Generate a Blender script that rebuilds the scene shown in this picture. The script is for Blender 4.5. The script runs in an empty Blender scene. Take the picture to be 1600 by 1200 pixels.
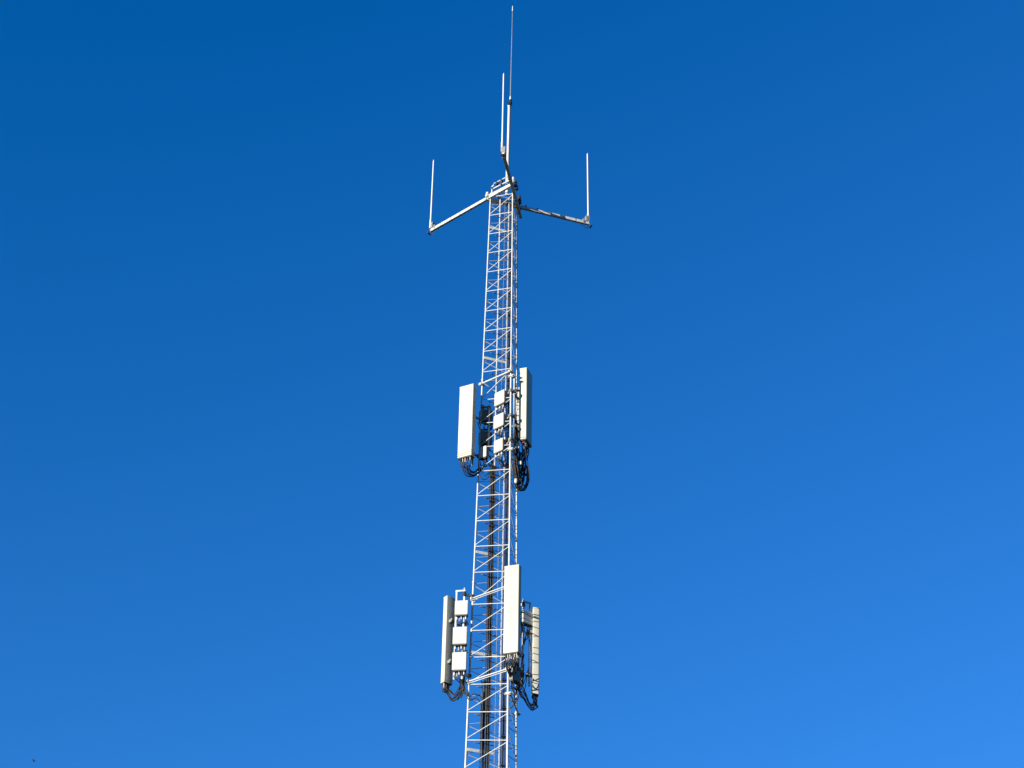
import bpy, bmesh, math, random
from mathutils import Vector, Matrix
random.seed(7)
PI = math.pi
S = bpy.context.scene
C = S.collection

# ---------------------------------------------------------------- camera
cam = bpy.data.cameras.new('camera')
cam.sensor_width = 36.0
cam.lens = 36.0 * 2799.627 / 1600.0
cam.clip_start = 0.1
cam.clip_end = 20000
co = bpy.data.objects.new('camera', cam)
C.objects.link(co)
Fv = Vector((0.004818, 0.836913, 0.547315)); Rv = Vector((0.999815, -0.014225, 0.012951)); Uv = Vector((-0.018625, -0.547151, 0.836827))
M = Matrix((Rv, Uv, -Fv)).transposed().to_4x4()
M.translation = Vector((0, -44, 1.6))
co.matrix_world = M
S.camera = co

# ---------------------------------------------------------------- sky and sun (low sun behind the camera's left shoulder)
SUN_EL = math.radians(11.0)
SUN_DIR = Vector((-0.765 * math.cos(SUN_EL), -0.644 * math.cos(SUN_EL), math.sin(SUN_EL))).normalized()
w = bpy.data.worlds.new('World'); S.world = w; w.use_nodes = True
nt = w.node_tree
for n in list(nt.nodes): nt.nodes.remove(n)
out = nt.nodes.new('ShaderNodeOutputWorld'); bg = nt.nodes.new('ShaderNodeBackground')
sky = nt.nodes.new('ShaderNodeTexSky'); sky.sky_type = 'NISHITA'; sky.sun_disc = False
sky.sun_elevation = SUN_EL
sky.sun_rotation = math.atan2(SUN_DIR.x, SUN_DIR.y)
sky.air_density = 1.0; sky.dust_density = 0.3; sky.ozone_density = 2.0
sep = nt.nodes.new('ShaderNodeSeparateColor'); cmb = nt.nodes.new('ShaderNodeCombineColor')
nt.links.new(sky.outputs[0], sep.inputs[0])
for i_, (gain, lift) in enumerate(((0.304, -0.153), (0.752, -0.022), (1.459, 0.194))):     # phone-camera colour response of the clear sky
    ma = nt.nodes.new('ShaderNodeMath'); ma.operation = 'MULTIPLY_ADD'; ma.inputs[1].default_value = gain; ma.inputs[2].default_value = lift
    mx = nt.nodes.new('ShaderNodeMath'); mx.operation = 'MAXIMUM'; mx.inputs[1].default_value = 0.004
    nt.links.new(sep.outputs[i_], ma.inputs[0]); nt.links.new(ma.outputs[0], mx.inputs[0]); nt.links.new(mx.outputs[0], cmb.inputs[i_])
bg.inputs[1].default_value = 0.056
nt.links.new(cmb.outputs[0], bg.inputs[0]); nt.links.new(bg.outputs[0], out.inputs[0])
sl = bpy.data.lights.new('sun', 'SUN'); sl.energy = 5.0; sl.angle = math.radians(0.5); sl.color = (1.0, 0.93, 0.80)
so = bpy.data.objects.new('sun', sl); C.objects.link(so)
so.rotation_euler = SUN_DIR.to_track_quat('Z', 'Y').to_euler(); so.location = (-30, -30, 60)
S.view_settings.view_transform = 'Standard'; S.view_settings.look = 'None'
S.view_settings.gamma = 1.0; S.view_settings.use_curve_mapping = False; S.view_settings.exposure = 1.42

# ---------------------------------------------------------------- materials
def mat(name, c1, c2, rough=0.5, metal=0.0, scale=8.0, bump=0.0, stretch=(1, 1, 1)):
    m = bpy.data.materials.new(name); m.use_nodes = True
    t = m.node_tree; p = t.nodes['Principled BSDF']
    tc = t.nodes.new('ShaderNodeTexCoord'); mp = t.nodes.new('ShaderNodeMapping'); mp.inputs['Scale'].default_value = stretch
    nz = t.nodes.new('ShaderNodeTexNoise'); nz.inputs['Scale'].default_value = scale; nz.inputs['Detail'].default_value = 6
    cr = t.nodes.new('ShaderNodeValToRGB')
    cr.color_ramp.elements[0].position = 0.32; cr.color_ramp.elements[1].position = 0.68
    cr.color_ramp.elements[0].color = (*c1, 1); cr.color_ramp.elements[1].color = (*c2, 1)
    t.links.new(tc.outputs['Object'], mp.inputs[0]); t.links.new(mp.outputs[0], nz.inputs['Vector'])
    t.links.new(nz.outputs[0], cr.inputs[0]); t.links.new(cr.outputs[0], p.inputs['Base Color'])
    p.inputs['Roughness'].default_value = rough; p.inputs['Specular IOR Level'].default_value = 0.25; p.inputs['Metallic'].default_value = metal
    if bump:
        b = t.nodes.new('ShaderNodeBump'); b.inputs['Strength'].default_value = bump; b.inputs['Distance'].default_value = 0.01
        t.links.new(nz.outputs[0], b.inputs['Height']); t.links.new(b.outputs[0], p.inputs['Normal'])
    return m
GALV = mat('galvanised_steel', (0.29, 0.297, 0.287), (0.39, 0.395, 0.38), 0.6, 0.0, 14)
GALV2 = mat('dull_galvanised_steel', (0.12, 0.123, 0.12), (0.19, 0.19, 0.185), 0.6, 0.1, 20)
RADOME = mat('weathered_radome', (0.285, 0.279, 0.229), (0.345, 0.338, 0.286), 0.55, 0.0, 2.2, stretch=(3, 3, 0.5))
WHITE = mat('painted_housing', (0.33, 0.325, 0.295), (0.37, 0.365, 0.335), 0.5, 0.0, 6)
FIBRE = mat('white_fibreglass', (0.36, 0.36, 0.35), (0.42, 0.42, 0.41), 0.45, 0.0, 5)
BLACK = mat('black_cable_jacket', (0.004, 0.004, 0.004), (0.009, 0.009, 0.009), 0.6, 0.0, 30)
BROWN = mat('worn_cable_jacket', (0.006, 0.0055, 0.005), (0.015, 0.014, 0.012), 0.7, 0.0, 20)
BOOT = mat('grey_connector_sleeve', (0.22, 0.21, 0.19), (0.30, 0.29, 0.26), 0.5, 0.0, 30)
RED = mat('red_marking_tape', (0.35, 0.03, 0.02), (0.45, 0.05, 0.03), 0.5, 0.0, 30)
DARK = mat('dark_clamp_metal', (0.015, 0.015, 0.015), (0.035, 0.035, 0.035), 0.6, 0.0, 20)
RUBBER = mat('dark_underside_plastic', (0.02, 0.02, 0.02), (0.04, 0.04, 0.038), 0.6, 0.0, 20)
CONC = mat('concrete', (0.30, 0.29, 0.27), (0.42, 0.41, 0.38), 0.9, 0.0, 3, 0.3)
GRASS = mat('dry_meadow', (0.02, 0.03, 0.011), (0.045, 0.048, 0.022), 0.95, 0.0, 0.15, 0.5)
FEATHER = mat('dark_feathers', (0.02, 0.02, 0.022), (0.05, 0.05, 0.05), 0.7, 0.0, 8)

# ---------------------------------------------------------------- mesh helpers
Z = Vector((0, 0, 1))
def V(*a): return Vector(a if len(a) > 1 else a[0])
def tube(bm, p0, p1, r, seg=10, r1=None, caps=True):
    p0, p1 = Vector(p0), Vector(p1); d = p1 - p0
    if d.length < 1e-6: return
    q = d.to_track_quat('Z', 'Y').to_matrix().to_4x4()
    q.translation = (p0 + p1) / 2
    bmesh.ops.create_cone(bm, cap_ends=caps, segments=seg, radius1=r, radius2=r if r1 is None else r1, depth=d.length, matrix=q)
def box(bm, c, ux, uy, uz, sx, sy, sz, bev=0.0):
    """box centred at c with unit axes ux, uy, uz and full sizes"""
    m = Matrix((Vector(ux) * sx, Vector(uy) * sy, Vector(uz) * sz)).transposed().to_4x4(); m.translation = Vector(c)
    r = bmesh.ops.create_cube(bm, size=1.0, matrix=m)
    if bev:
        es = set(e for v in r['verts'] for e in v.link_edges)
        bmesh.ops.bevel(bm, geom=list(es), offset=bev, segments=2, affect='EDGES')
def poly(bm, pts, r, seg=7):
    """smooth round cable through pts (Catmull-Rom)"""
    P = [Vector(p) for p in pts]
    if len(P) > 2:
        Q = [P[0] * 2 - P[1]] + P + [P[-1] * 2 - P[-2]]; L = []
        for i in range(1, len(Q) - 2):
            for k in range(6):
                t = k / 6
                a, b, c, d = Q[i-1], Q[i], Q[i+1], Q[i+2]
                L.append(0.5 * ((2*b) + (c-a)*t + (2*a-5*b+4*c-d)*t*t + (3*b-a-3*c+d)*t**3))
        L.append(P[-1]); P = L
    rings = []; n = None
    for i, p in enumerate(P):
        d = (P[min(i+1, len(P)-1)] - P[max(i-1, 0)]).normalized()
        if n is None: n = d.orthogonal().normalized()
        else: n = (n - d * n.dot(d)).normalized()
        b = d.cross(n)
        rings.append([bm.verts.new(p + (n * math.cos(a) + b * math.sin(a)) * r) for a in [2*PI*k/seg for k in range(seg)]])
    for a, b in zip(rings[:-1], rings[1:]):
        for k in range(seg): bm.faces.new((a[k], a[(k+1) % seg], b[(k+1) % seg], b[k]))
    bm.faces.new(rings[0][::-1]); bm.faces.new(rings[-1])
def obj(name, bm, m, parent=None, smooth=True):
    bmesh.ops.recalc_face_normals(bm, faces=bm.faces)
    me = bpy.data.meshes.new(name)
    if parent is not None:
        bm.transform(Matrix.Translation(-world_loc(parent)))
    bm.to_mesh(me); bm.free()
    me.materials.append(m)
    if smooth:
        for f in me.polygons: f.use_smooth = True
        try: me.set_sharp_from_angle(angle=math.radians(35))
        except Exception: pass
    o = bpy.data.objects.new(name, me); C.objects.link(o)
    if parent is not None: o.parent = parent
    return o
def world_loc(o):
    p = Vector(o.location)
    while o.parent: o = o.parent; p += o.location
    return p
def thing(name, label, cat, loc=(0, 0, 0), group=None):
    o = bpy.data.objects.new(name, None); C.objects.link(o); o.location = loc; o.empty_display_size = 0.2
    o['label'] = label; o['category'] = cat
    if group: o['group'] = group
    return o
def nb(): return bmesh.new()
def one(name, fn, m, parent=None, smooth=True):
    b = nb(); fn(b); return obj(name, b, m, parent, smooth)
def hdir(az): return Vector((math.cos(az), math.sin(az), 0))

# ---------------------------------------------------------------- ground
b = nb()
bmesh.ops.create_grid(b, x_segments=60, y_segments=60, size=3000)
for v in b.verts:
    d = math.hypot(v.co.x, v.co.y)
    if d > 300: v.co.z = 4 * math.sin(v.co.x / 310) * math.cos(v.co.y / 270)
g = obj('ground', b, GRASS); g['kind'] = 'structure'

# ---------------------------------------------------------------- the lattice tower
PHI = 2.96834
def leg_pt(k, z):
    r = 0.513944 + 0.0151853 * (38 - z)
    a = PHI + (0, 2*PI/3, -2*PI/3)[k]
    return Vector((r * math.cos(a), r * math.sin(a), z))
A_, B_, C_ = 0, 1, 2
tower = thing('lattice_tower', 'slender tapering three-legged galvanised steel lattice tower with zigzag bracing and inner ladder', 'tower', (0, 0, 0))
# sections: (z of top A node, pitch, count)
secs = [(36.7465 + 0.7347, 0.7347, 10), (29.8926, 0.8046, 8), (23.2871, 0.7810, 8)]
z0 = 16.85
while z0 > 1.6:
    secs.append((z0, 0.79, 8)); z0 -= 0.79 * 7 + 0.97
TOP = 37.62
joints = [30.56, 23.93, 17.45] + [s[0] + 0.45 for s in secs[4:]]
for k in range(3):
    b = nb()
    zs = [TOP] + joints + [0.3]
    for i in range(len(zs) - 1):
        rr = 0.0215 + 0.003 * i
        tube(b, leg_pt(k, zs[i]), leg_pt(k, zs[i+1]), rr, 14)
    for i, zj in enumerate(joints):        # flanged joints with bolts
        rr = 0.038 + 0.003 * i
        tube(b, leg_pt(k, zj + 0.014), leg_pt(k, zj - 0.014), rr, 12)
        for a in range(4):
            o_ = hdir(a * PI/2 + 0.4) * (rr - 0.012)
            tube(b, leg_pt(k, zj + 0.035) + o_, leg_pt(k, zj - 0.035) + o_, 0.007, 6)
    obj('leg', b, GALV, tower)
# bracing : horizontals and diagonals of the zigzag on each face
zA = [s[0] - s[1] * i for s in secs for i in range(s[2])]
seg_p = [s[1] for s in secs for i in range(s[2])]
zB = []
for z, p in zip(zA, seg_p): zB.append(z - p * 0.5 + 0.008)
rest = nb()
def brace(P0, P1, vis, r=0.0110):
    d = (P1 - P0).normalized()
    if vis: one('brace', lambda q: tube(q, P0 + d * 0.018, P1 - d * 0.018, r, 8), GALV, tower)
    else: tube(rest, P0 + d * 0.018, P1 - d * 0.018, r, 8)
zz_lim = 18.4
for i in range(len(zA)):
    hi = zA[i] > zz_lim
    # front-left face A-B
    if i: brace(leg_pt(A_, zA[i] + 0.025), leg_pt(B_, zB[i-1] - 0.025), hi)
    brace(leg_pt(A_, zA[i] - 0.02), leg_pt(B_, zB[i] + 0.02), hi)
    # rear face A-C : nodes shifted by half a panel
    if i: brace(leg_pt(A_, zB[i-1] - 0.02), leg_pt(C_, zA[i] + 0.02), hi)
    brace(leg_pt(A_, zB[i] + 0.02), leg_pt(C_, zA[i] - 0.02), hi)
    # right face B-C
    if i: brace(leg_pt(B_, zA[i] + 0.02), leg_pt(C_, zB[i-1] - 0.02), False)
    brace(leg_pt(B_, zA[i] - 0.02), leg_pt(C_, zB[i] + 0.02), False)
r_ = obj('brace', rest, GALV, tower); r_['kind'] = 'stuff'
# concrete footing
for k in range(3): one('footing', lambda q: box(q, leg_pt(k, 0.15), (1,0,0), (0,1,0), (0,0,1), .7, .7, .34, .02), CONC, tower)
# flat brackets that tie ladder and cables to leg A, parallel to face A-C
ac = (leg_pt(C_, 30) - leg_pt(A_, 30)); ac.z = 0; ac.normalize()
acn = Vector((ac.y, -ac.x, 0))             # towards leg B
for z in (36.24, 31.35, 24.87, 21.84, 19.1):
    P = leg_pt(A_, z) + ac * 0.03 + acn * 0.03
    b = nb(); L = 0.72 if z < 30 else 0.66
    box(b, P + ac * L/2, ac, acn, Z, L, 0.012, 0.085)
    box(b, P + ac * 0.03 - acn * 0.03, ac, acn, Z, 0.09, 0.06, 0.07, 0.006)
    obj('bracket', b, GALV, tower)
# small stand-off bars from the ladder, one every panel
for z, p in zip(zA, seg_p):
    if z < 17.5: continue
    zc = z - 0.12
    P = leg_pt(A_, zc) + ac * 0.17 + acn * 0.14
    one('standoff_bar', lambda q: box(q, P + ac * 0.27, ac, acn, Z, 0.54, 0.03, 0.018), GALV2, tower)
# ladder
ladder = bpy.data.objects.new('ladder', None); C.objects.link(ladder); ladder.parent = tower
LC = Vector((-0.07, 0.10, 0)); LW = 0.148
for s in (-1, 1):
    P = LC + ac * LW * s
    one('rail', lambda q: box(q, P + Z * 19.0, ac, acn, Z, 0.02, 0.045, 37.0), GALV, ladder)
one('safety_rail', lambda q: tube(q, LC + acn * 0.05 + Z * 0.6, LC + acn * 0.05 + Z * 37.3, 0.0055, 8), GALV2, ladder)
rr = nb(); z = 37.3; n = 0
while z > 0.7:
    if n < 78: one('rung', lambda q: tube(q, LC - ac * LW + Z * z, LC + ac * LW + Z * z, 0.0095, 7), GALV2, ladder)
    else: tube(rr, LC - ac * LW + Z * z, LC + ac * LW + Z * z, 0.0095, 7)
    z -= 0.25; n += 1
r_ = obj('rung', rr, GALV2, ladder); r_['kind'] = 'stuff'

# ---------------------------------------------------------------- feeder cable runs
def cable_run(label, base, n, w, ztop, zbot, r, group, extra=0, wob=0.006, mats=(BLACK, BROWN)):
    t = thing('feeder_cable_run', label, 'cables', (base.x, base.y, zbot), group)
    for i in range(n + extra):
        u = (i / max(1, n - 1) - 0.5) * w if i < n else -(0.5 * w + 0.034 * (i - n + 1))
        zt = ztop if i < n else 21.0 - 0.35 * (i - n)
        off = base + ac * u + acn * (0.02 if i % 2 else 0.0)
        pts = []; z = zt
        while z > zbot:
            pts.append(off + Z * z + ac * random.uniform(-wob, wob) + acn * random.uniform(-wob, wob)); z -= 1.15
        pts.append(off + Z * zbot)
        if len(pts) < 3: pts.insert(1, (pts[0] + pts[1]) / 2)
        one('feeder_cable', lambda q: poly(q, pts, r, 7), mats[(i * 2 + n) % len(mats)] if i != 1 else mats[0], t)
    z = ztop - 0.4
    while z > max(zbot, 17.5):
        ww = w + 0.05
        c = base + Z * z
        if z < 20.9 and extra: ww += 0.04 * extra; c = c - ac * 0.02 * extra
        one('cable_clamp', lambda q: (box(q, c + acn * 0.035, ac, acn, Z, ww, 0.035, 0.05, 0.004), [box(q, c + acn * 0.06 + ac * ww * f, ac, acn, Z, 0.02, 0.02, 0.03) for f in (-.4, 0, .4)]), DARK, t)
        z -= 0.79
    return t
G = 'feeder cable runs inside the tower'
cable_run('thick dark bundle of feeder cables beside the ladder, starting under the upper antennas', Vector((-0.262, 0.02, 0)), 6, 0.135, 27.6, 0.4, 0.0155, G, extra=3)
cable_run('narrower dark feeder cable run next to the right front leg, reaching the tower top', Vector((0.155, 0.03, 0)), 4, 0.085, 37.2, 0.4, 0.0125, G, extra=0, mats=(BROWN, BLACK))

# ---------------------------------------------------------------- top : outrigger arms and whips
def whip(label, P, h, group='side whip antennas', r=0.028):
    t = thing('whip_antenna', label, 'antenna', P, group)
    one('radome', lambda q: (tube(q, P + Z * 0.30, P + Z * (h - 0.06), r, 12, r * 0.82), tube(q, P + Z * (h - 0.06), P + Z * h, r * 0.82, 12, r * 0.2)), FIBRE, t)
    one('base_sleeve', lambda q: (tube(q, P - Z * 0.03, P + Z * 0.34, r * 1.35, 12), tube(q, P - Z * 0.09, P - Z * 0.03, r * 0.8, 10)), GALV, t)
    return t
def arm(label, p0, tip, cable_side):
    t = thing('outrigger_arm', label, 'antenna arm', p0, 'outrigger arms at the tower top')
    d = (tip - p0); L = d.length; d.normalize(); n = Vector((-d.y, d.x, 0))
    one('beam', lambda q: box(q, (p0 + tip)/2, d, n, Z, L, 0.085, 0.105, 0.006), GALV, t)
    # vertical stub pipe and clamp at the tip
    out_ = tip - d * 0.04 + n * cable_side * 0.065
    one('tip_clamp', lambda q: (box(q, tip - d * 0.06 + Z * 0.16, d, n, Z, 0.13, 0.13, 0.24, 0.008), box(q, tip - d * 0.20 + Z * 0.05, d, n, Z, 0.05, 0.12, 0.16, 0.006)), GALV2, t)
    one('band_clamp', lambda q: [tube(q, tip - d * 0.07 + Z * zz - n * 0.085, tip - d * 0.07 + Z * zz + n * 0.085, 0.010, 6) for zz in (0.08, 0.17)] + [box(q, tip - d * 0.02 + Z * 0.12, d, n, Z, 0.03, 0.11, 0.05)], DARK, t)
    one('tip_hook', lambda q: (box(q, tip + d * .06 - Z * .09, d, n, Z, .05, .16, .035, .006), box(q, tip + d * .06 - Z * .06 + n * .07, d, n, Z, .03, .03, .08)), DARK, t)
    k = 0.55
    b = nb()
    while k < L - 0.4:
        c = p0 + d * k + Z * 0.078 - n * .02
        box(b, c, d, n, Z, 0.04, 0.035, 0.055); box(b, p0 + d * k, d, n, Z, 0.014, 0.091, 0.111); k += 0.42 + random.uniform(-.05, .05)
    obj('cable_tie', b, DARK, t)
    c0 = p0 + Z * 0.058
    pts = [c0 + d * (L * f) + Z * random.uniform(0, .008) + n * 0.012 for f in (0.02, .2, .4, .6, .8, .95)]
    pts += [tip + Z * 0.03 + n * 0.09 - d * 0.02, tip - Z * 0.14 + n * 0.05 - d * 0.02, tip - Z * 0.19 - d * 0.10, tip - Z * 0.10 - d * 0.3]
    one('coaxial_cable', lambda q: poly(q, pts, 0.008, 6), BLACK, t)
    return t
zL, zF, zR = 37.44, 37.12, 37.41
def along(a, b_, z, off):
    P, Q = leg_pt(a, z), leg_pt(b_, z); d = (Q - P); d.z = 0; d.normalize(); n = Vector((d.y, -d.x, 0))
    if n.dot(P) < 0: n = -n
    return P + n * off, d, n
P, d, n = along(B_, A_, zL, 0.075)
tipL = P + d * 3.50; arm('galvanised outrigger arm reaching out left from the tower top', P - d * 0.04, Vector((-2.44, 1.84, zL)), -1)
P, d, n = along(C_, B_, zF, 0.085)
arm('shaded outrigger arm pointing towards the viewer, its underside dark', Vector((0.455, 0.66, zF)), Vector((-0.135, -2.42, zF)), 1)
P, d, n = along(A_, C_, zR, 0.075)
arm('galvanised outrigger arm reaching out right from the tower top', P - d * 0.15, Vector((2.655, 1.28, zR)), 1)
whip('white whip antenna at the end of the left outrigger arm', Vector((-2.455, 1.80, zL + 0.06)), 2.90)
whip('white whip antenna on the arm pointing to the viewer, left of the mast pole', Vector((-0.17, -2.36, zF + 0.16)), 3.18)
whip('white whip antenna at the end of the right outrigger arm', Vector((2.63, 1.245, zR + 0.05)), 2.88)
# mast pole carrying the tall whip
pole = thing('mast_pole', 'white galvanised pole standing on the tower top between the frame pipes', 'pole', (0.0, 0.0, 36.9))
one('tube', lambda q: (tube(q, (0.0, 0, 37.5), (0.008, 0, 38.7), 0.052, 14), tube(q, (0.008, 0, 38.68), (0.022, 0, 41.22), 0.043, 14)), FIBRE, pole)
one('collar', lambda q: (tube(q, (0.008, 0, 38.62), (0.008, 0, 38.76), 0.060, 14), tube(q, (0.0, 0, 37.7), (0.0, 0, 37.78), 0.066, 14), tube(q, (0.022, 0, 41.16), (0.022, 0, 41.24), 0.052, 14)), GALV, pole)
tall = thing('tall_whip_antenna', 'very thin tall whip antenna rising from the mast pole, topmost thing', 'antenna', (0.055, 0, 41.2))
one('whip', lambda q: (tube(q, (0.055, 0, 41.62), (0.074, 0, 45.62), 0.0155, 8, 0.0085)), GALV2, tall)
one('tip', lambda q: tube(q, (0.074, 0, 45.5), (0.075, 0, 45.74), 0.017, 8, 0.012), FIBRE, tall)
one('base_cone', lambda q: tube(q, (0.053, 0, 41.46), (0.055, 0, 41.64), 0.040, 12, 0.018), FIBRE, tall)
one('spring_mount', lambda q: (tube(q, (0.06, -0.01, 41.30), (0.06, -0.01, 41.47), 0.048, 12), box(q, (0.035, -0.03, 41.27), (1,0,0), (0,1,0), Z, .10, .08, .12, .01), poly(q, [(0.08, -0.03, 41.40), (0.115, -0.03, 41.28), (0.08, -0.04, 41.16), (0.07, -.05, 40.9), (0.066, -.05, 39.5), (0.055, -.055, 38.0)], 0.009, 6)), BLACK, tall)
# crown frame : two pipes parallel to face A-B on short posts, with clamps
frame = thing('crown_frame', 'small galvanised pipe frame with dark clamps around the foot of the mast pole', 'frame', (0, 0, 37.5))
dAB = (leg_pt(B_, 37.5) - leg_pt(A_, 37.5)); dAB.z = 0; dAB.normalize(); nAB = Vector((dAB.y, -dAB.x, 0))
if nAB.dot(leg_pt(A_, 37.5)) < 0: nAB = -nAB
mid = Vector((-0.17, -0.17, 0))
for zz, rr_, a0, a1, sh in ((37.77, 0.024, -0.38, 0.42, 0.0), (37.99, 0.018, -0.34, 0.20, 0.02)):
    one('pipe', lambda q: tube(q, mid + dAB * a0 - nAB * sh + Z * zz, mid + dAB * a1 - nAB * sh + Z * zz, rr_, 10), GALV, frame)
PA = leg_pt(A_, 37.6); PB = leg_pt(B_, 37.6); PC = leg_pt(C_, 37.6)
one('post', lambda q: (tube(q, PA + V(.04, -.02, -.2), PA + V(.04, -.02, .28), 0.024, 10), tube(q, PA + V(.04, -.02, .24), PA + V(.10, -.07, .30), 0.03, 10)), GALV, frame)
one('post', lambda q: (tube(q, PB + V(.01, .07, -.5), PB + V(.01, .07, .17), 0.024, 10), tube(q, PB + V(.01, .07, .15), PB + V(.01, .07, .26), 0.034, 10)), GALV, frame)
one('top_ring', lambda q: [tube(q, leg_pt(i, TOP - .03), leg_pt((i + 1) % 3, TOP - .03), 0.017, 8) for i in range(3)] + [tube(q, leg_pt(i, 37.56), Vector((0, 0, 37.56)), 0.015, 8) for i in range(3)], GALV, frame)
for c, dd, sx, sy, sz in ((PA + V(.05, -.02, .20), dAB, .10, .07, .09), (mid + dAB * -0.19 + Z * 37.90, dAB, .07, .09, .10), (mid + dAB * 0.0 + Z * 37.85, dAB, .06, .08, .22),
                      (PB + V(.07, .08, .12), nAB, .07, .08, .13), (PB + V(.09, .12, -.03), nAB, .08, .07, .12), (PB + V(.13, .3, .02), nAB, .07, .08, .16), (PB + V(.10, .2, .10), nAB, .06, .06, .10), (PC + V(.06, -.18, -.02), nAB, .08, .08, .14), (PC + V(.07, -.05, -.1), nAB, .08, .10, .18),
                      (PC + V(.07, .05, -.34), nAB, .09, .09, .12), (PC + V(-.15, -.1, -.3), dAB, .10, .07, .10), (PC + V(-.28, -.12, -.25), dAB, .08, .07, .08)):
    m2 = Vector((dd.y, -dd.x, 0))
    one('clamp', lambda q: (box(q, c, dd, m2, Z, sx, sy, sz, 0.008), tube(q, c - m2 * sy * .8, c + m2 * sy * .8, 0.009, 6), tube(q, c + Z * sz * .3 - m2 * sy * .8, c + Z * sz * .3 + m2 * sy * .8, 0.009, 6)), DARK, frame)
one('end_cap', lambda q: (tube(q, PA + V(-.13, -.02, -.16), PA + V(-.10, -.02, .02), 0.045, 12), tube(q, PA + V(-.12, -.03, -.08), PA + V(.05, -.04, -.08), 0.025, 8)), FIBRE, frame)
one('end_cap', lambda q: box(q, PC + V(-.22, -.2, -.12), dAB, nAB, Z, .12, .05, .10, .01), FIBRE, frame)
for i, (p0, p1) in enumerate(((PA + V(.1, .05, .1), PC + V(-.1, 0, -.25)), (PA + V(.15, -.1, 0), PC + V(-.15, -.15, -.5)), (PB + V(0, .15, .1), PC + V(0, -.05, -.5)), (PA + V(.1, -.05, -.25), PA + V(.42, .1, -.7)))):
    one('coaxial_cable', lambda q: poly(q, [p0, (p0 * .6 + p1 * .4) - Z * (.12 + .04 * i), p1 * .8 + p0 * .2 - Z * .1, p1 - Z * .2], 0.009, 6), BLACK, frame)

# ---------------------------------------------------------------- sector mounts (ring pipes with collars)
def ring_pipe(label, a, b_, z, off=0.055, r=0.024, ext=0.08, twin=False, grp='horizontal mounting pipes clamped between the legs'):
    P, d, n = along(a, b_, z, off); Q = leg_pt(b_, z) + n * off
    t = thing('mounting_pipe', label, 'pipe', P, grp)
    one('pipe', lambda q: (tube(q, P - d * ext, Q + d * ext, r, 10), tube(q, P - d * ext - Z * .055, Q + d * ext - Z * .055, r * .6, 8) if twin else None), GALV, t)
    for e in (P, Q):
        one('collar', lambda q: (box(q, e - n * 0.04, d, n, Z, 0.10, 0.17, 0.075, 0.015), tube(q, e - d * .04 - n * .16, e - d * .04 + n * .08, 0.009, 6), tube(q, e + d * .04 - n * .16, e + d * .04 + n * .08, 0.009, 6)), GALV, t)
    return t
ring_pipe('sloping-looking bright pipe clamped across the front legs just above the upper antennas', A_, B_, 30.40)
ring_pipe('shaded pipe across the right side of the tower above the upper antennas', B_, C_, 30.25)
ring_pipe('twin pipe clamped across the front legs at the top of the lower left antenna', A_, B_, 23.42, twin=True, r=0.016)
ring_pipe('pipe across the right side of the tower behind the large middle antenna', B_, C_, 23.2)
ring_pipe('pipe clamped across the front legs below the lower left antenna', A_, B_, 20.98, r=0.018, twin=True)
ring_pipe('shaded pipe across the right side below the lower right antenna', B_, C_, 20.3)
ring_pipe('shaded pipe across the right side under the upper right antenna', B_, C_, 27.75)

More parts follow.
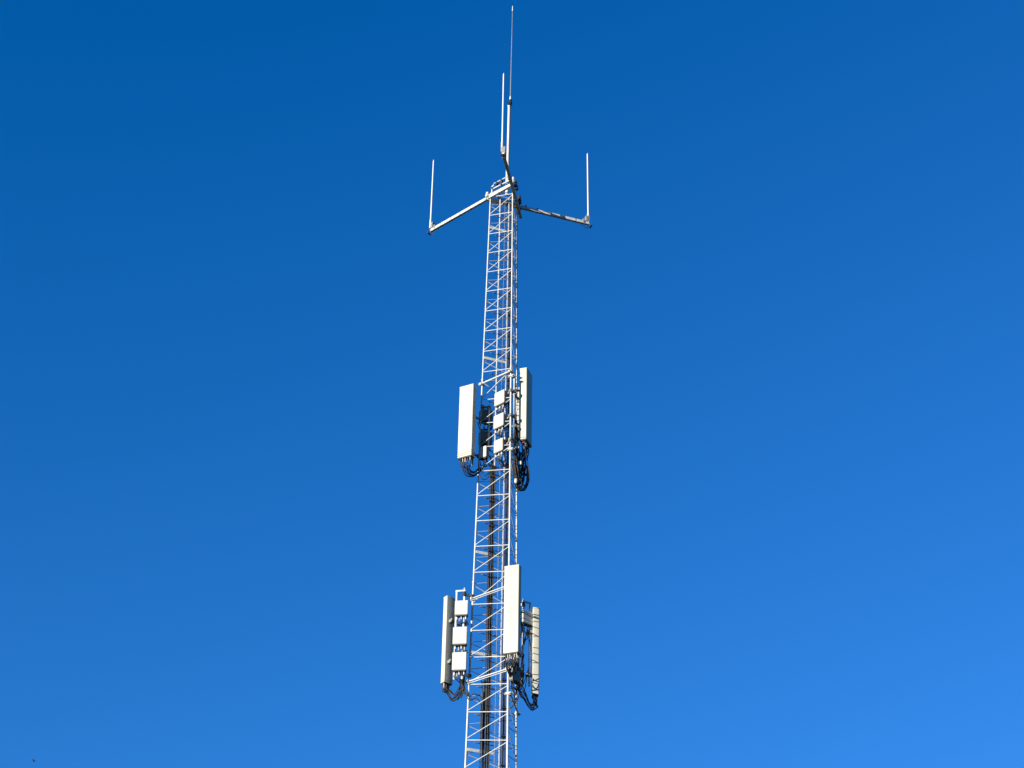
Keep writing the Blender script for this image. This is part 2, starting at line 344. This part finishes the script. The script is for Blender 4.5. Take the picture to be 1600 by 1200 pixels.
def panel(label, P, az, W, D, H, tilt=0.0, nconn=8, ribs=2, seam=False, mount=None, loops=(), wedge=0.0, grp='panel antennas on the tower', shell=RADOME):
    """P = centre of the front face's top edge; az = the way the front faces"""
    n = hdir(az); u = Vector((-n.y, n.x, 0)); up = (Z + n * -tilt).normalized(); n2 = u.cross(up).normalized()
    if n2.dot(n) < 0: n2 = -n2
    t = thing('panel_antenna', label, 'antenna', P - up * H - n2 * D/2, grp)
    def cyl(q, w, dep, zt, zb, r, back=0.0):
        prof = []
        for sx, sy in ((1, 1), (-1, 1), (-1, -1), (1, -1)):
            a0 = math.atan2(sy, sx)
            for k in range(5):
                # rounded corners, larger on the front
                rr2 = r if sy > 0 else r * .5
                cx, cy = sx * (w/2 - rr2), sy * (dep/2 - rr2)
                a = {(1,1): 0, (-1,1): PI/2, (-1,-1): PI, (1,-1): 1.5*PI}[(sx, sy)] + PI/2 * k/4
                prof.append((cx + rr2 * math.cos(a), cy + rr2 * math.sin(a)))
        c = P - n2 * dep/2 - n2 * back
        top = [q.verts.new(c + u * x + n2 * y - up * zt) for x, y in prof]
        bot = [q.verts.new(c + u * x + n2 * y - up * zb) for x, y in prof]
        N = len(prof)
        for k in range(N): q.faces.new((top[k], top[(k+1) % N], bot[(k+1) % N], bot[k]))
        q.faces.new(top); q.faces.new(bot[::-1])
        return c, prof
    hb = 0.06 * (ribs + 0.4)
    one('radome', lambda q: cyl(q, W, D, 0.035, H - hb, min(0.022, D * .3)), shell, t)
    if seam:
        one('seam_ridge', lambda q: box(q, P - u * W * .08 - up * H/2 + n2 * 0.001, u, n2, up, 0.02, 0.008, H * .94, 0.003), shell, t)
    one('top_cap', lambda q: (cyl(q, W + .008, D + .008, 0.0, 0.04, min(0.022, D * .3), -.004)), shell, t)
    def endc(q):
        for i in range(ribs):
            cyl(q, W + 0.008, D + 0.008, H - hb + 0.022 + 0.06 * i, H - hb + 0.058 + 0.06 * i, 0.02, -.004)
        cyl(q, W * .94, D * .9, H - hb - 0.01, H - 0.02, 0.02, 0.012)
    one('bottom_cap', endc, shell, t)
    one('connector_plate', lambda q: box(q, P - up * (H - 0.006) - n2 * D/2, u, n2, up, W * .93, D * .85, 0.02), RUBBER, t)
    ends = []
    for i in range(0, nconn, 3):
        c = P - up * (H + .035) - n2 * D * .5 + u * W * .8 * ((i + .5)/nconn - .5)
        one('marking_band', lambda q: tube(q, c, c - up * .03, 0.020, 8), RED, t)
    for i in range(nconn):
        row = i % 2; f = ((i // 2) + .5 + .25 * row) / ((nconn + 1) // 2) - .5
        c = P - up * H - n2 * D * (0.3 + .4 * row) + u * W * .86 * f
        one('connector', lambda q: (tube(q, c + up * .01, c - up * .05, 0.019, 8), tube(q, c - up * .05, c - up * .13, 0.014, 8)), BOOT if i % 3 else DARK, t)
        ends.append(c - up * .12)
    # brackets at the back
    for hh in ((0.18, H - 0.3) if mount is None else mount):
        c = P - n2 * (D + 0.06) - up * hh
        one('bracket', lambda q: (box(q, c, u, n2, up, 0.12, 0.13, 0.09, 0.008), box(q, c - n2 * .09, u, n2, up, 0.17, 0.05, 0.07, 0.006)), GALV2, t)
    for i, e in enumerate(ends):
        if not loops: break
        L = loops[i % len(loops)]
        j = lambda s=.03: Vector((random.uniform(-s, s), random.uniform(-s, s), random.uniform(-s, s)))
        pts = [e + up * .02, e - up * .10] + [Vector(p) + j() for p in L]
        one('jumper_cable', lambda q: poly(q, pts, (0.0105, 0.013, 0.015)[i % 3], 6), BLACK, t)
    return t, ends

def mount_pole(label, x, y, z0_, z1_, r=0.028, arms=()):
    t = thing('mounting_pole', label, 'pole', (x, y, z0_), 'vertical antenna mounting poles')
    one('pipe', lambda q: tube(q, (x, y, z0_), (x, y, z1_), r, 12), GALV, t)
    for (zz, tx, ty) in arms:
        d = Vector((tx - x, ty - y, 0)); L = d.length; d.normalize(); n = Vector((-d.y, d.x, 0))
        one('standoff', lambda q: (box(q, Vector((x, y, zz)) + d * L/2, d, n, Z, L, 0.05, 0.06, 0.004), box(q, Vector((x, y, zz)), d, n, Z, 0.10, 0.11, 0.085, 0.01), box(q, Vector((tx, ty, zz)), d, n, Z, 0.10, 0.12, 0.085, 0.01)), GALV2, t)
    return t

def radio(label, P, az, W, D, H, nconn=5, grp='remote radio units', m=WHITE, boots=True, cable=(), back=True):
    """P = centre of the front face; box faces az"""
    n = hdir(az); u = Vector((-n.y, n.x, 0))
    t = thing('radio_unit', label, 'radio unit', P - Z * H/2 - n * D/2, grp)
    one('cover', lambda q: (box(q, P - n * .03, u, n, Z, W, .06, H, 0.012)), m, t)
    def fins(q):
        box(q, P - n * (.06 + (D-.06)/2), u, n, Z, W * .93, D - .064, H * .94, 0.006)
        k = 9
        for i in range(k):
            box(q, P - n * (D + .012) + u * W * .86 * (i/(k-1) - .5), u, n, Z, 0.008, 0.045, H * .86)
    one('heat_sink', fins, GALV2, t)
    one('handle', lambda q: poly(q, [P - n * .1 - u * W * .25 + Z * H * .47, P - n * .1 - u * W * .25 + Z * (H * .47 + .03), P - n * .1 + u * W * .25 + Z * (H * .47 + .03), P - n * .1 + u * W * .25 + Z * H * .47], 0.008, 6), GALV2, t)
    one('connector_plate', lambda q: box(q, P - Z * (H/2 + .012) - n * (D/2 + .01), u, n, Z, W * .92, D * .8, 0.03, 0.003), RUBBER, t)
    for i in range(nconn):
        c = P - Z * H/2 - n * (.045 + .05 * (i % 2)) + u * W * .84 * ((i + .5)/nconn - .5)
        one('connector', lambda q: (tube(q, c + Z * .01, c - Z * .055, 0.02, 8)), BLACK, t)
        if boots:
            one('cable_boot', lambda q: tube(q, c - Z * .045, c - Z * (.13 + .03 * (i % 2)), 0.0145, 8), FIBRE if i % 2 == 0 else BOOT, t)
        if cable:
            L = cable[i % len(cable)]
            pts = [c - Z * .1, c - Z * .2] + [Vector(p) + Vector((random.uniform(-.03, .03), random.uniform(-.03, .03), random.uniform(-.03, .03))) for p in L]
            one('jumper_cable', lambda q: poly(q, pts, 0.0125, 6), BLACK, t)
    return t

R = math.radians
# --- upper level
panel('upper left panel antenna, cream, its wide front lit and its right side shaded', Vector((-1.07, -0.30, 30.10)), R(242), 0.46, 0.20, 2.43, nconn=10, ribs=3,
      mount=(0.35, 2.0), loops=[[(-1.02, -.22, 27.34), (-0.88, -.15, 27.21), (-0.72, -.02, 27.30), (-0.55, .08, 27.55)],
                          [(-1.08, -.25, 27.30), (-0.98, -.18, 27.17), (-0.80, -.05, 27.19), (-0.60, .06, 27.45)],
                          [(-0.90, -.2, 27.32), (-0.80, -.1, 27.31), (-0.66, -.02, 27.42), (-0.52, .1, 27.60)]])
mount_pole('mounting pole hidden behind the upper left antenna', -0.84, -0.02, 27.55, 30.0, arms=((29.2, -0.63, 0.11), (27.95, -0.66, 0.11)))
panel('upper right panel antenna, seen edge-on, narrow side lit and wide front shaded', Vector((0.765, -0.235, 30.66)), R(-20), 0.50, 0.22, 2.46, nconn=10, ribs=1,
      mount=(0.55, 1.9), loops=[[(0.74, -.25, 27.6), (0.76, -.18, 27.1), (0.62, -.12, 26.75), (0.42, -.1, 26.95), (0.30, -.1, 27.4)],
                          [(0.68, -.25, 27.5), (0.72, -.2, 27.0), (0.58, -.15, 26.68), (0.38, -.15, 26.9), (0.28, -.2, 27.5)],
                          [(0.60, -.25, 27.6), (0.58, -.2, 27.1), (0.46, -.15, 26.95), (0.34, -.1, 27.3)],
                          [(0.55, -.2, 27.7), (0.45, -.2, 27.3), (0.40, -.2, 27.6), (0.36, -.25, 28.2)]])
mount_pole('slim vertical pole just right of the right front leg beside the upper right antenna', 0.315, -0.55, 27.6, 30.24, 0.026, arms=((29.75, 0.225, -0.6), (28.9, 0.23, -0.61), (28.1, 0.235, -0.62)))
mount_pole('short clamp pole between the slim pole and the upper right antenna', 0.45, -0.22, 27.9, 29.95, 0.03, arms=((29.7, 0.33, -0.5), (28.6, 0.33, -0.5), (29.62, 0.62, -0.2), (28.75, 0.60, -0.2)))
mount_pole('vertical pole carrying the three stacked radio boxes in front of the tower', 0.07, -0.30, 27.55, 30.02, 0.022, arms=((29.75, 0.225, -0.58), (28.9, 0.23, -0.6), (28.05, 0.235, -0.6)))
gU = 'radio units on the front of the upper mount'
cU = [[(0.0, -.28, 29.0), (0.10, -.2, 28.9), (0.16, -.1, 29.1)], [(-0.05, -.3, 28.98), (0.05, -.25, 28.86), (0.18, -.15, 29.0)]]
def dn(L, dz): return [[(x, y, z + dz) for x, y, z in q] for q in L]
radio('topmost of three stacked white radio boxes between the upper antennas', Vector((-0.116, -.42, 29.62)), R(227), 0.38, 0.16, 0.44, grp=gU, cable=dn(cU, .15))
radio('middle of three stacked white radio boxes between the upper antennas', Vector((-0.128, -.42, 28.84)), R(227), 0.38, 0.16, 0.43, grp=gU, cable=dn(cU, -.63))
radio('lowest of three stacked white radio boxes between the upper antennas', Vector((-0.120, -.42, 28.01)), R(227), 0.34, 0.14, 0.40, grp=gU, cable=dn(cU, -1.45))
radio('small white box low down between the upper left antenna and the tower', Vector((-0.567, -.10, 27.975)), R(236), 0.26, 0.12, 0.36, 3, grp=gU, cable=[[(-0.5, .0, 27.55), (-0.42, .05, 27.6)]], boots=False)
gRe = 'shaded radio units at the back of the upper mount'  # covers use dark steel, not housing paint: their shade is put into the colour
radio('dark shaded radio box behind the tower, upper of two seen from below', Vector((-0.53, .34, 29.37)), R(112), 0.36, 0.22, 0.40, 5, grp=gRe, m=GALV2, boots=False, cable=[[(-0.42, .2, 28.88), (-0.34, .15, 28.86), (-0.27, .1, 29.1)], [(-0.5, .2, 28.92), (-0.62, .15, 28.85), (-0.70, .1, 29.1)]])
radio('dark shaded radio box behind the tower, lower of two seen from below', Vector((-0.53, .34, 28.62)), R(112), 0.36, 0.22, 0.42, 5, grp=gRe, m=GALV2, boots=False, cable=[[(-0.4, .2, 28.1), (-0.3, .1, 27.8), (-0.25, .05, 27.6)], [(-0.5, .2, 28.1), (-0.42, .1, 27.8), (-0.28, .05, 27.5)]])
mount_pole('pole behind the tower holding the shaded radio boxes', -0.40, 0.12, 28.0, 29.7, arms=((29.62, -0.60, 0.10), (28.2, -0.62, 0.10)))

# --- lower level
def front_top(x, y, z): return Vector((x, y, z))
# left sector faces away to the left; we see its back
nL = hdir(R(128)); uL = Vector((-nL.y, nL.x, 0))
panel('lower left panel antenna turned away, bright narrow edge and grey back', Vector((-1.315, 0.29, 23.56)) + nL * .17, R(128), 0.28, 0.17, 2.56, nconn=8, ribs=1,
      mount=(0.75, 1.95), loops=[[(-1.32, .25, 20.72), (-1.18, .2, 20.55), (-0.98, .08, 20.72), (-0.93, .0, 21.1)],
                          [(-1.28, .25, 20.78), (-1.15, .2, 20.66), (-1.0, .08, 20.85), (-0.95, .0, 21.1)],
                          [(-1.34, .25, 20.74), (-1.20, .2, 20.50), (-0.94, .08, 20.66), (-0.88, .02, 21.1)],
                          [(-1.30, .25, 20.80), (-1.12, .2, 20.62), (-1.0, .1, 20.70), (-0.97, .0, 21.05)]])
def rad_frame(label, p, q, zt, zb, arms):
    t = thing('radio_mount', label, 'frame', (p[0], p[1], zb), 'pipe frames carrying radio units')
    P0, P1 = Vector((*p, 0)), Vector((*q, 0)); d = (P1 - P0).normalized(); n = Vector((-d.y, d.x, 0))
    for e in (P0, P1): one('upright', lambda s: box(s, e + Z * (zt + zb)/2, d, n, Z, 0.05, 0.04, zt - zb, 0.004), GALV, t)
    one('crossbar', lambda s: (box(s, (P0 + P1)/2 + Z * (zt + .025), d, n, Z, (P1 - P0).length + .06, 0.042, 0.05, 0.004), tube(s, P1 + Z * zt, P1 + Z * (zt + .11), 0.02, 8)), GALV, t)
    for (zz, T) in arms:
        D_ = Vector((*T, 0)) - P1; L = D_.length; dd = D_.normalized(); nn = Vector((-dd.y, dd.x, 0))
        one('standoff', lambda s: (box(s, P1 + dd * L/2 + Z * zz, dd, nn, Z, L, .045, .075, .004), [tube(s, P1 + dd * L * f + Z * zz - nn * .03, P1 + dd * L * f + Z * zz + nn * .03, 0.014, 6) for f in (.25, .45, .65)]), GALV, t)
        one('clamp', lambda s: (box(s, P1 + Z * zz, dd, nn, Z, .07, .10, .14, .01), box(s, P1 + dd * L + Z * zz, dd, nn, Z, .09, .10, .09, .01)), DARK, t)
    return t
rad_frame('bright pipe frame left of the tower behind the lower left radio boxes', (-1.165, .03), (-0.955, -.01), 23.58, 21.0, ((23.50, (-0.735, .12)), (21.16, (-0.76, .13))))
gL = 'radio units of the lower left sector'
cL = [[(-1.1, 0, 22.6), (-.98, .02, 22.55), (-.86, .0, 22.7)], [(-1.0, 0, 22.62), (-.92, .02, 22.55), (-.84, .0, 22.65)]]
cLd = [[(-1.03, .0, 20.95), (-.93, .05, 20.80), (-.88, .05, 20.6)], [(-.98, .02, 20.9), (-.92, .05, 20.65), (-1.0, .15, 20.55)], [(-.93, .02, 20.95), (-.90, .05, 20.7), (-1.05, .2, 20.5)]]
radio('topmost of three white radio boxes beside the lower left antenna', Vector((-1.025, -.10, 23.06)), R(261), 0.36, 0.17, 0.42, grp=gL, cable=cL)
radio('middle of three white radio boxes beside the lower left antenna', Vector((-1.042, -.10, 22.235)), R(261), 0.385, 0.17, 0.50, grp=gL, cable=dn(cL, -.85), nconn=4)
radio('lowest of three white radio boxes beside the lower left antenna', Vector((-1.038, -.10, 21.49)), R(261), 0.385, 0.17, 0.51, grp=gL, cable=cLd, nconn=5)
# middle sector, faces the camera
panel('large lower middle panel antenna, fully lit, covering the right front leg', Vector((0.315, -1.20, 23.79)), R(250), 0.42, 0.19, 2.56, nconn=12, ribs=0, seam=True,
      mount=(0.7, 2.0), loops=[[(0.30, -1.0, 20.85), (0.34, -.85, 20.75), (0.30, -.6, 21.0)], [(0.42, -1.0, 20.9), (0.46, -.85, 20.80), (0.40, -.6, 21.1)], [(0.22, -1.0, 20.98), (0.28, -.9, 20.8), (0.27, -.75, 20.9)], [(0.5, -1.0, 21.0), (0.52, -.8, 20.95), (0.45, -.5, 21.2)]])
mount_pole('pole behind the large lower middle antenna', 0.40, -0.93, 20.9, 23.65, 0.028, arms=((23.2, 0.26, -0.68), (21.4, 0.27, -0.7)))
radio('dark box edge peeking out right of the large middle antenna', Vector((0.48, -.70, 23.02)), R(-15), 0.30, 0.14, 0.44, 4, grp='radio units of the lower middle sector', m=GALV2, boots=False, cable=[[(0.55, -.7, 22.5), (0.6, -.6, 22.2), (0.5, -.5, 21.8)]])
radio('blue-grey box in shade under the right edge of the large middle antenna', Vector((0.50, -.50, 20.98)), R(-40), 0.30, 0.14, 0.42, 4, grp='radio units of the lower middle sector', m=GALV2, boots=False, cable=[[(0.5, -.4, 20.6), (0.45, -.3, 20.45), (0.35, -.3, 20.7)], [(0.56, -.4, 20.7), (0.6, -.2, 20.5), (0.7, 0, 20.5)]])
# right sector faces right
nR = hdir(R(7)); uR = Vector((-nR.y, nR.x, 0))
panel('lower right panel antenna seen from its edge, cream with thin slanting shadow lines', Vector((1.02, 0.45, 23.37)) + nR * .085 + uR * .14, R(7), 0.28, 0.17, 2.57, nconn=8, ribs=0,
      mount=(0.7, 1.95), loops=[[(1.02, .5, 20.55), (0.92, .45, 20.45), (0.72, .35, 20.72), (0.55, .3, 21.05)],
                          [(1.0, .5, 20.6), (0.88, .45, 20.52), (0.70, .3, 20.80), (0.55, .25, 21.2)],
                          [(1.04, .5, 20.5), (0.90, .45, 20.38), (0.68, .3, 20.66), (0.5, .3, 20.95)]])
rad_frame('shaded pipe frame between the large middle antenna and the lower right antenna', (0.845, .60), (0.665, .50), 23.54, 21.1, ((23.47, (0.47, .58)), (21.4, (0.49, .58))))
gR = 'radio units of the lower right sector'
cR = [[(0.78, .5, 22.5), (0.68, .5, 22.3), (0.64, .5, 21.9), (0.58, .5, 21.3)], [(0.72, .5, 22.55), (0.66, .5, 22.2), (0.70, .55, 21.6), (0.60, .5, 21.1)], [(0.8, .55, 22.6), (0.84, .6, 22.3), (0.82, .6, 21.7), (0.68, .5, 21.1)]]
radio('grey radio box left of the lower right antenna with one bright edge', Vector((0.80, .42, 23.05)), R(-54), 0.36, 0.15, 0.38, grp=gR, cable=cR, boots=False)
# clutter of cable boxes, splitters and loose jumpers on the right of the upper mount
def junction(label, P, az, W, D, H):
    n = hdir(az); u = Vector((-n.y, n.x, 0))
    t = thing('junction_box', label, 'junction box', P - Z * H/2, 'small junction boxes among the cables')
    one('housing', lambda q: box(q, P, u, n, Z, W, D, H, 0.012), WHITE, t)
    one('gland', lambda q: [tube(q, P - Z * H/2 + u * s * W, P - Z * (H/2 + .05) + u * s * W, 0.012, 8) for s in (-.28, 0, .28)], BLACK, t)
junction('small white junction box among cables beside the foot of the upper right antenna', Vector((0.43, -.42, 28.0)), R(260), .12, .08, .20)
junction('tiny white junction box below the foot of the upper right antenna', Vector((0.50, -.38, 27.45)), R(250), .13, .08, .12)
junction('tiny white box on the cables above the other junction boxes', Vector((0.36, -.48, 28.62)), R(250), .10, .07, .08)
junction('small pale tag box low on the hanging cables right of the tower', Vector((0.40, -.40, 26.86)), R(250), .07, .06, .14)
loops = [
    [(0.30, -.48, 28.6), (0.36, -.45, 28.0), (0.44, -.4, 27.3), (0.58, -.3, 26.85), (0.70, -.2, 26.9), (0.72, -.15, 27.5)],
    [(0.34, -.48, 28.3), (0.33, -.45, 27.7), (0.42, -.4, 27.0), (0.56, -.3, 26.7), (0.68, -.2, 26.75), (0.74, -.15, 27.2), (0.7, -.2, 27.9)],
    [(0.37, -.40, 28.8), (0.44, -.4, 28.2), (0.40, -.35, 27.6), (0.36, -.3, 27.0), (0.28, -.3, 26.6)],
    [(0.28, -.50, 28.4), (0.40, -.42, 27.8), (0.52, -.35, 27.5), (0.60, -.3, 27.9)],
    [(0.35, -.45, 27.9), (0.45, -.4, 27.6), (0.62, -.3, 27.62), (0.70, -.25, 27.95)],
    [(0.42, -.40, 27.9), (0.47, -.4, 27.2), (0.46, -.35, 26.75), (0.55, -.25, 26.62), (0.66, -.2, 26.8)],
    [(0.30, -.4, 27.6), (0.36, -.38, 27.1), (0.48, -.3, 26.8), (0.60, -.25, 27.1), (0.62, -.2, 27.7)],
    [(0.33, -.47, 29.0), (0.40, -.45, 28.7), (0.36, -.42, 28.2), (0.42, -.4, 27.6), (0.5, -.35, 27.1), (0.64, -.22, 27.0)],
]
for k in range(24):
    a = Vector((random.uniform(.29, .42), random.uniform(-.48, -.3), random.uniform(27.6, 29.0)))
    e = Vector((random.uniform(.45, .70), random.uniform(-.3, -.12), random.uniform(27.2, 28.0)))
    lo = min(a.z, e.z) - random.uniform(.15, .75)
    lo = max(lo, 26.66)
    loops.append([a, a * .8 + e * .2 - Z * (a.z - lo) * .55, Vector(((a.x + e.x)/2, (a.y + e.y)/2, lo)), Vector((a.x * .2 + e.x * .8, e.y, lo + .12)), e])
t = thing('jumper_cable_bunch', 'tangled bunch of black jumper cables hanging under the upper right antenna', 'cables', (0.4, -.4, 26.6))
for L in loops:
    one('jumper_cable', lambda q: poly(q, L, random.choice((0.011, 0.014, 0.017)), 6), BLACK, t)
for p in ((0.70, -.18, 27.2), (0.5, -.35, 27.2), (0.42, -.4, 27.55), (0.44, -.38, 28.25), (0.36, -.45, 28.8)):
    one('hanger_clamp', lambda q: box(q, p, (1,0,0), (0,1,0), Z, .09, .07, .06, .008), DARK, t)
t = thing('jumper_cable_bunch', 'black jumper cables looping across the tower under the upper radio boxes', 'cables', (-.3, 0, 27.3))
for L in ([(-.62, .02, 27.65), (-.50, .0, 27.25), (-.36, .0, 27.35), (-.28, .02, 27.5)], [(-.66, .0, 27.6), (-.58, -.05, 27.15), (-.42, .0, 27.15), (-.30, .02, 27.4)],
          [(-.5, .0, 27.9), (-.4, -.1, 27.6), (-.2, -.1, 27.5), (0.0, -.1, 27.5), (.1, 0, 27.8)], [(-.25, .0, 27.6), (-.1, -.05, 27.45), (.1, .0, 27.3), (.16, .03, 27.1)],
          [(-.2, .05, 27.6), (-.05, .0, 27.15), (.1, .0, 27.2), (.2, -.1, 27.6)], [(.05, -.2, 28.0), (.1, -.2, 27.6), (.15, -.1, 27.3), (.16, .0, 26.9)], [(-.45, .1, 28.3), (-.3, .1, 28.1), (-.1, .0, 28.05), (.08, -.1, 28.2)]):
    one('jumper_cable', lambda q: poly(q, L, 0.011, 6), BLACK, t)
t = thing('jumper_cable_bunch', 'black jumper cables crossing behind the lower middle antenna to the lower right frame', 'cables', (.5, 0, 20.5))
for L in ([(.35, -.5, 21.3), (.48, -.3, 21.0), (.6, .1, 20.75), (.72, .45, 20.95), (.80, .55, 21.5)], [(.40, -.5, 21.6), (.5, -.3, 21.3), (.58, 0, 20.9), (.55, .2, 20.6), (.4, .3, 20.4)],
          [(.3, -.6, 21.1), (.36, -.4, 20.7), (.45, -.1, 20.5), (.4, .1, 20.3), (.2, .05, 20.2)], [(.58, .2, 22.1), (.64, .4, 21.7), (.62, .4, 21.3), (.64, .4, 20.95)],
          [(.55, -.2, 21.7), (.56, .1, 21.3), (.64, .4, 21.3), (.7, .5, 21.7)], [(.3, -.6, 20.95), (.42, -.4, 20.62), (.52, -.1, 20.72), (.6, .1, 20.9)]):
    one('jumper_cable', lambda q: poly(q, L, 0.012, 6), BLACK, t)
for k in range(9):
    a = Vector((random.uniform(.34, .5), random.uniform(-.5, -.2), random.uniform(20.9, 21.6))); e = Vector((random.uniform(.56, .70), random.uniform(.3, .55), random.uniform(20.9, 21.9)))
    L2 = [a, a * .7 + e * .3 - Z * random.uniform(.15, .4), a * .3 + e * .7 - Z * random.uniform(.2, .5), e]
    one('jumper_cable', lambda q: poly(q, L2, random.choice((0.011, 0.014)), 6), BLACK, t)
for p in ((.60, .3, 21.1), (.64, .4, 21.5), (.55, .1, 20.9), (.64, .4, 21.9), (.58, .2, 21.3)):
    one('hanger_clamp', lambda q: box(q, p, (1,0,0), (0,1,0), Z, .12, .08, .08, .008), DARK, t)
t = thing('jumper_cable_bunch', 'black jumper cables crossing from the lower left radio boxes into the cable run', 'cables', (-.5, 0, 20.6))
for L in ([(-.90, .05, 20.9), (-.78, .05, 20.55), (-.6, .05, 20.62), (-.42, .03, 20.5), (-.36, .03, 20.1)], [(-.92, .05, 20.85), (-.75, .05, 20.45), (-.55, .05, 20.5), (-.40, .03, 20.2), (-.38, .03, 19.7)],
          [(-.45, .0, 21.1), (-.40, .0, 20.7), (-.42, .03, 20.2), (-.42, .03, 19.7)], [(-.70, .05, 20.7), (-.55, .0, 20.55), (-.45, .05, 20.6)]):
    one('jumper_cable', lambda q: poly(q, L, 0.012, 6), BLACK, t)

# ---------------------------------------------------------------- a distant bird, bottom left
bl = Vector((-28.1, 60, 41.62)); bs = 0.45
bird = thing('bird', 'tiny dark bird far away low in the left of the sky', 'bird', bl)
b = nb()
bmesh.ops.create_uvsphere(b, u_segments=12, v_segments=8, radius=0.09 * bs, matrix=Matrix.Translation(bl) @ Matrix.Diagonal((2.2, .8, .8, 1)))
bmesh.ops.create_uvsphere(b, u_segments=10, v_segments=6, radius=0.05 * bs, matrix=Matrix.Translation(bl + V(.21, 0, .03) * bs))
obj('body', b, FEATHER, bird)
for sd in (-1, 1):
    b = nb()
    v = [b.verts.new(bl + V(*p) * bs) for p in ((.08, sd*.05, .03), (.10, sd*.28, .10), (-.02, sd*.5, .03), (-.08, sd*.26, .07), (-.08, sd*.05, .02))]
    f = b.faces.new(v); bmesh.ops.solidify(b, geom=[f], thickness=0.012 * bs)
    obj('wing', b, FEATHER, bird)
b = nb(); box(b, bl + V(-.24, 0, .01) * bs, (1,0,0), (0,1,0), Z, .14 * bs, .08 * bs, .012 * bs); obj('tail', b, FEATHER, bird)
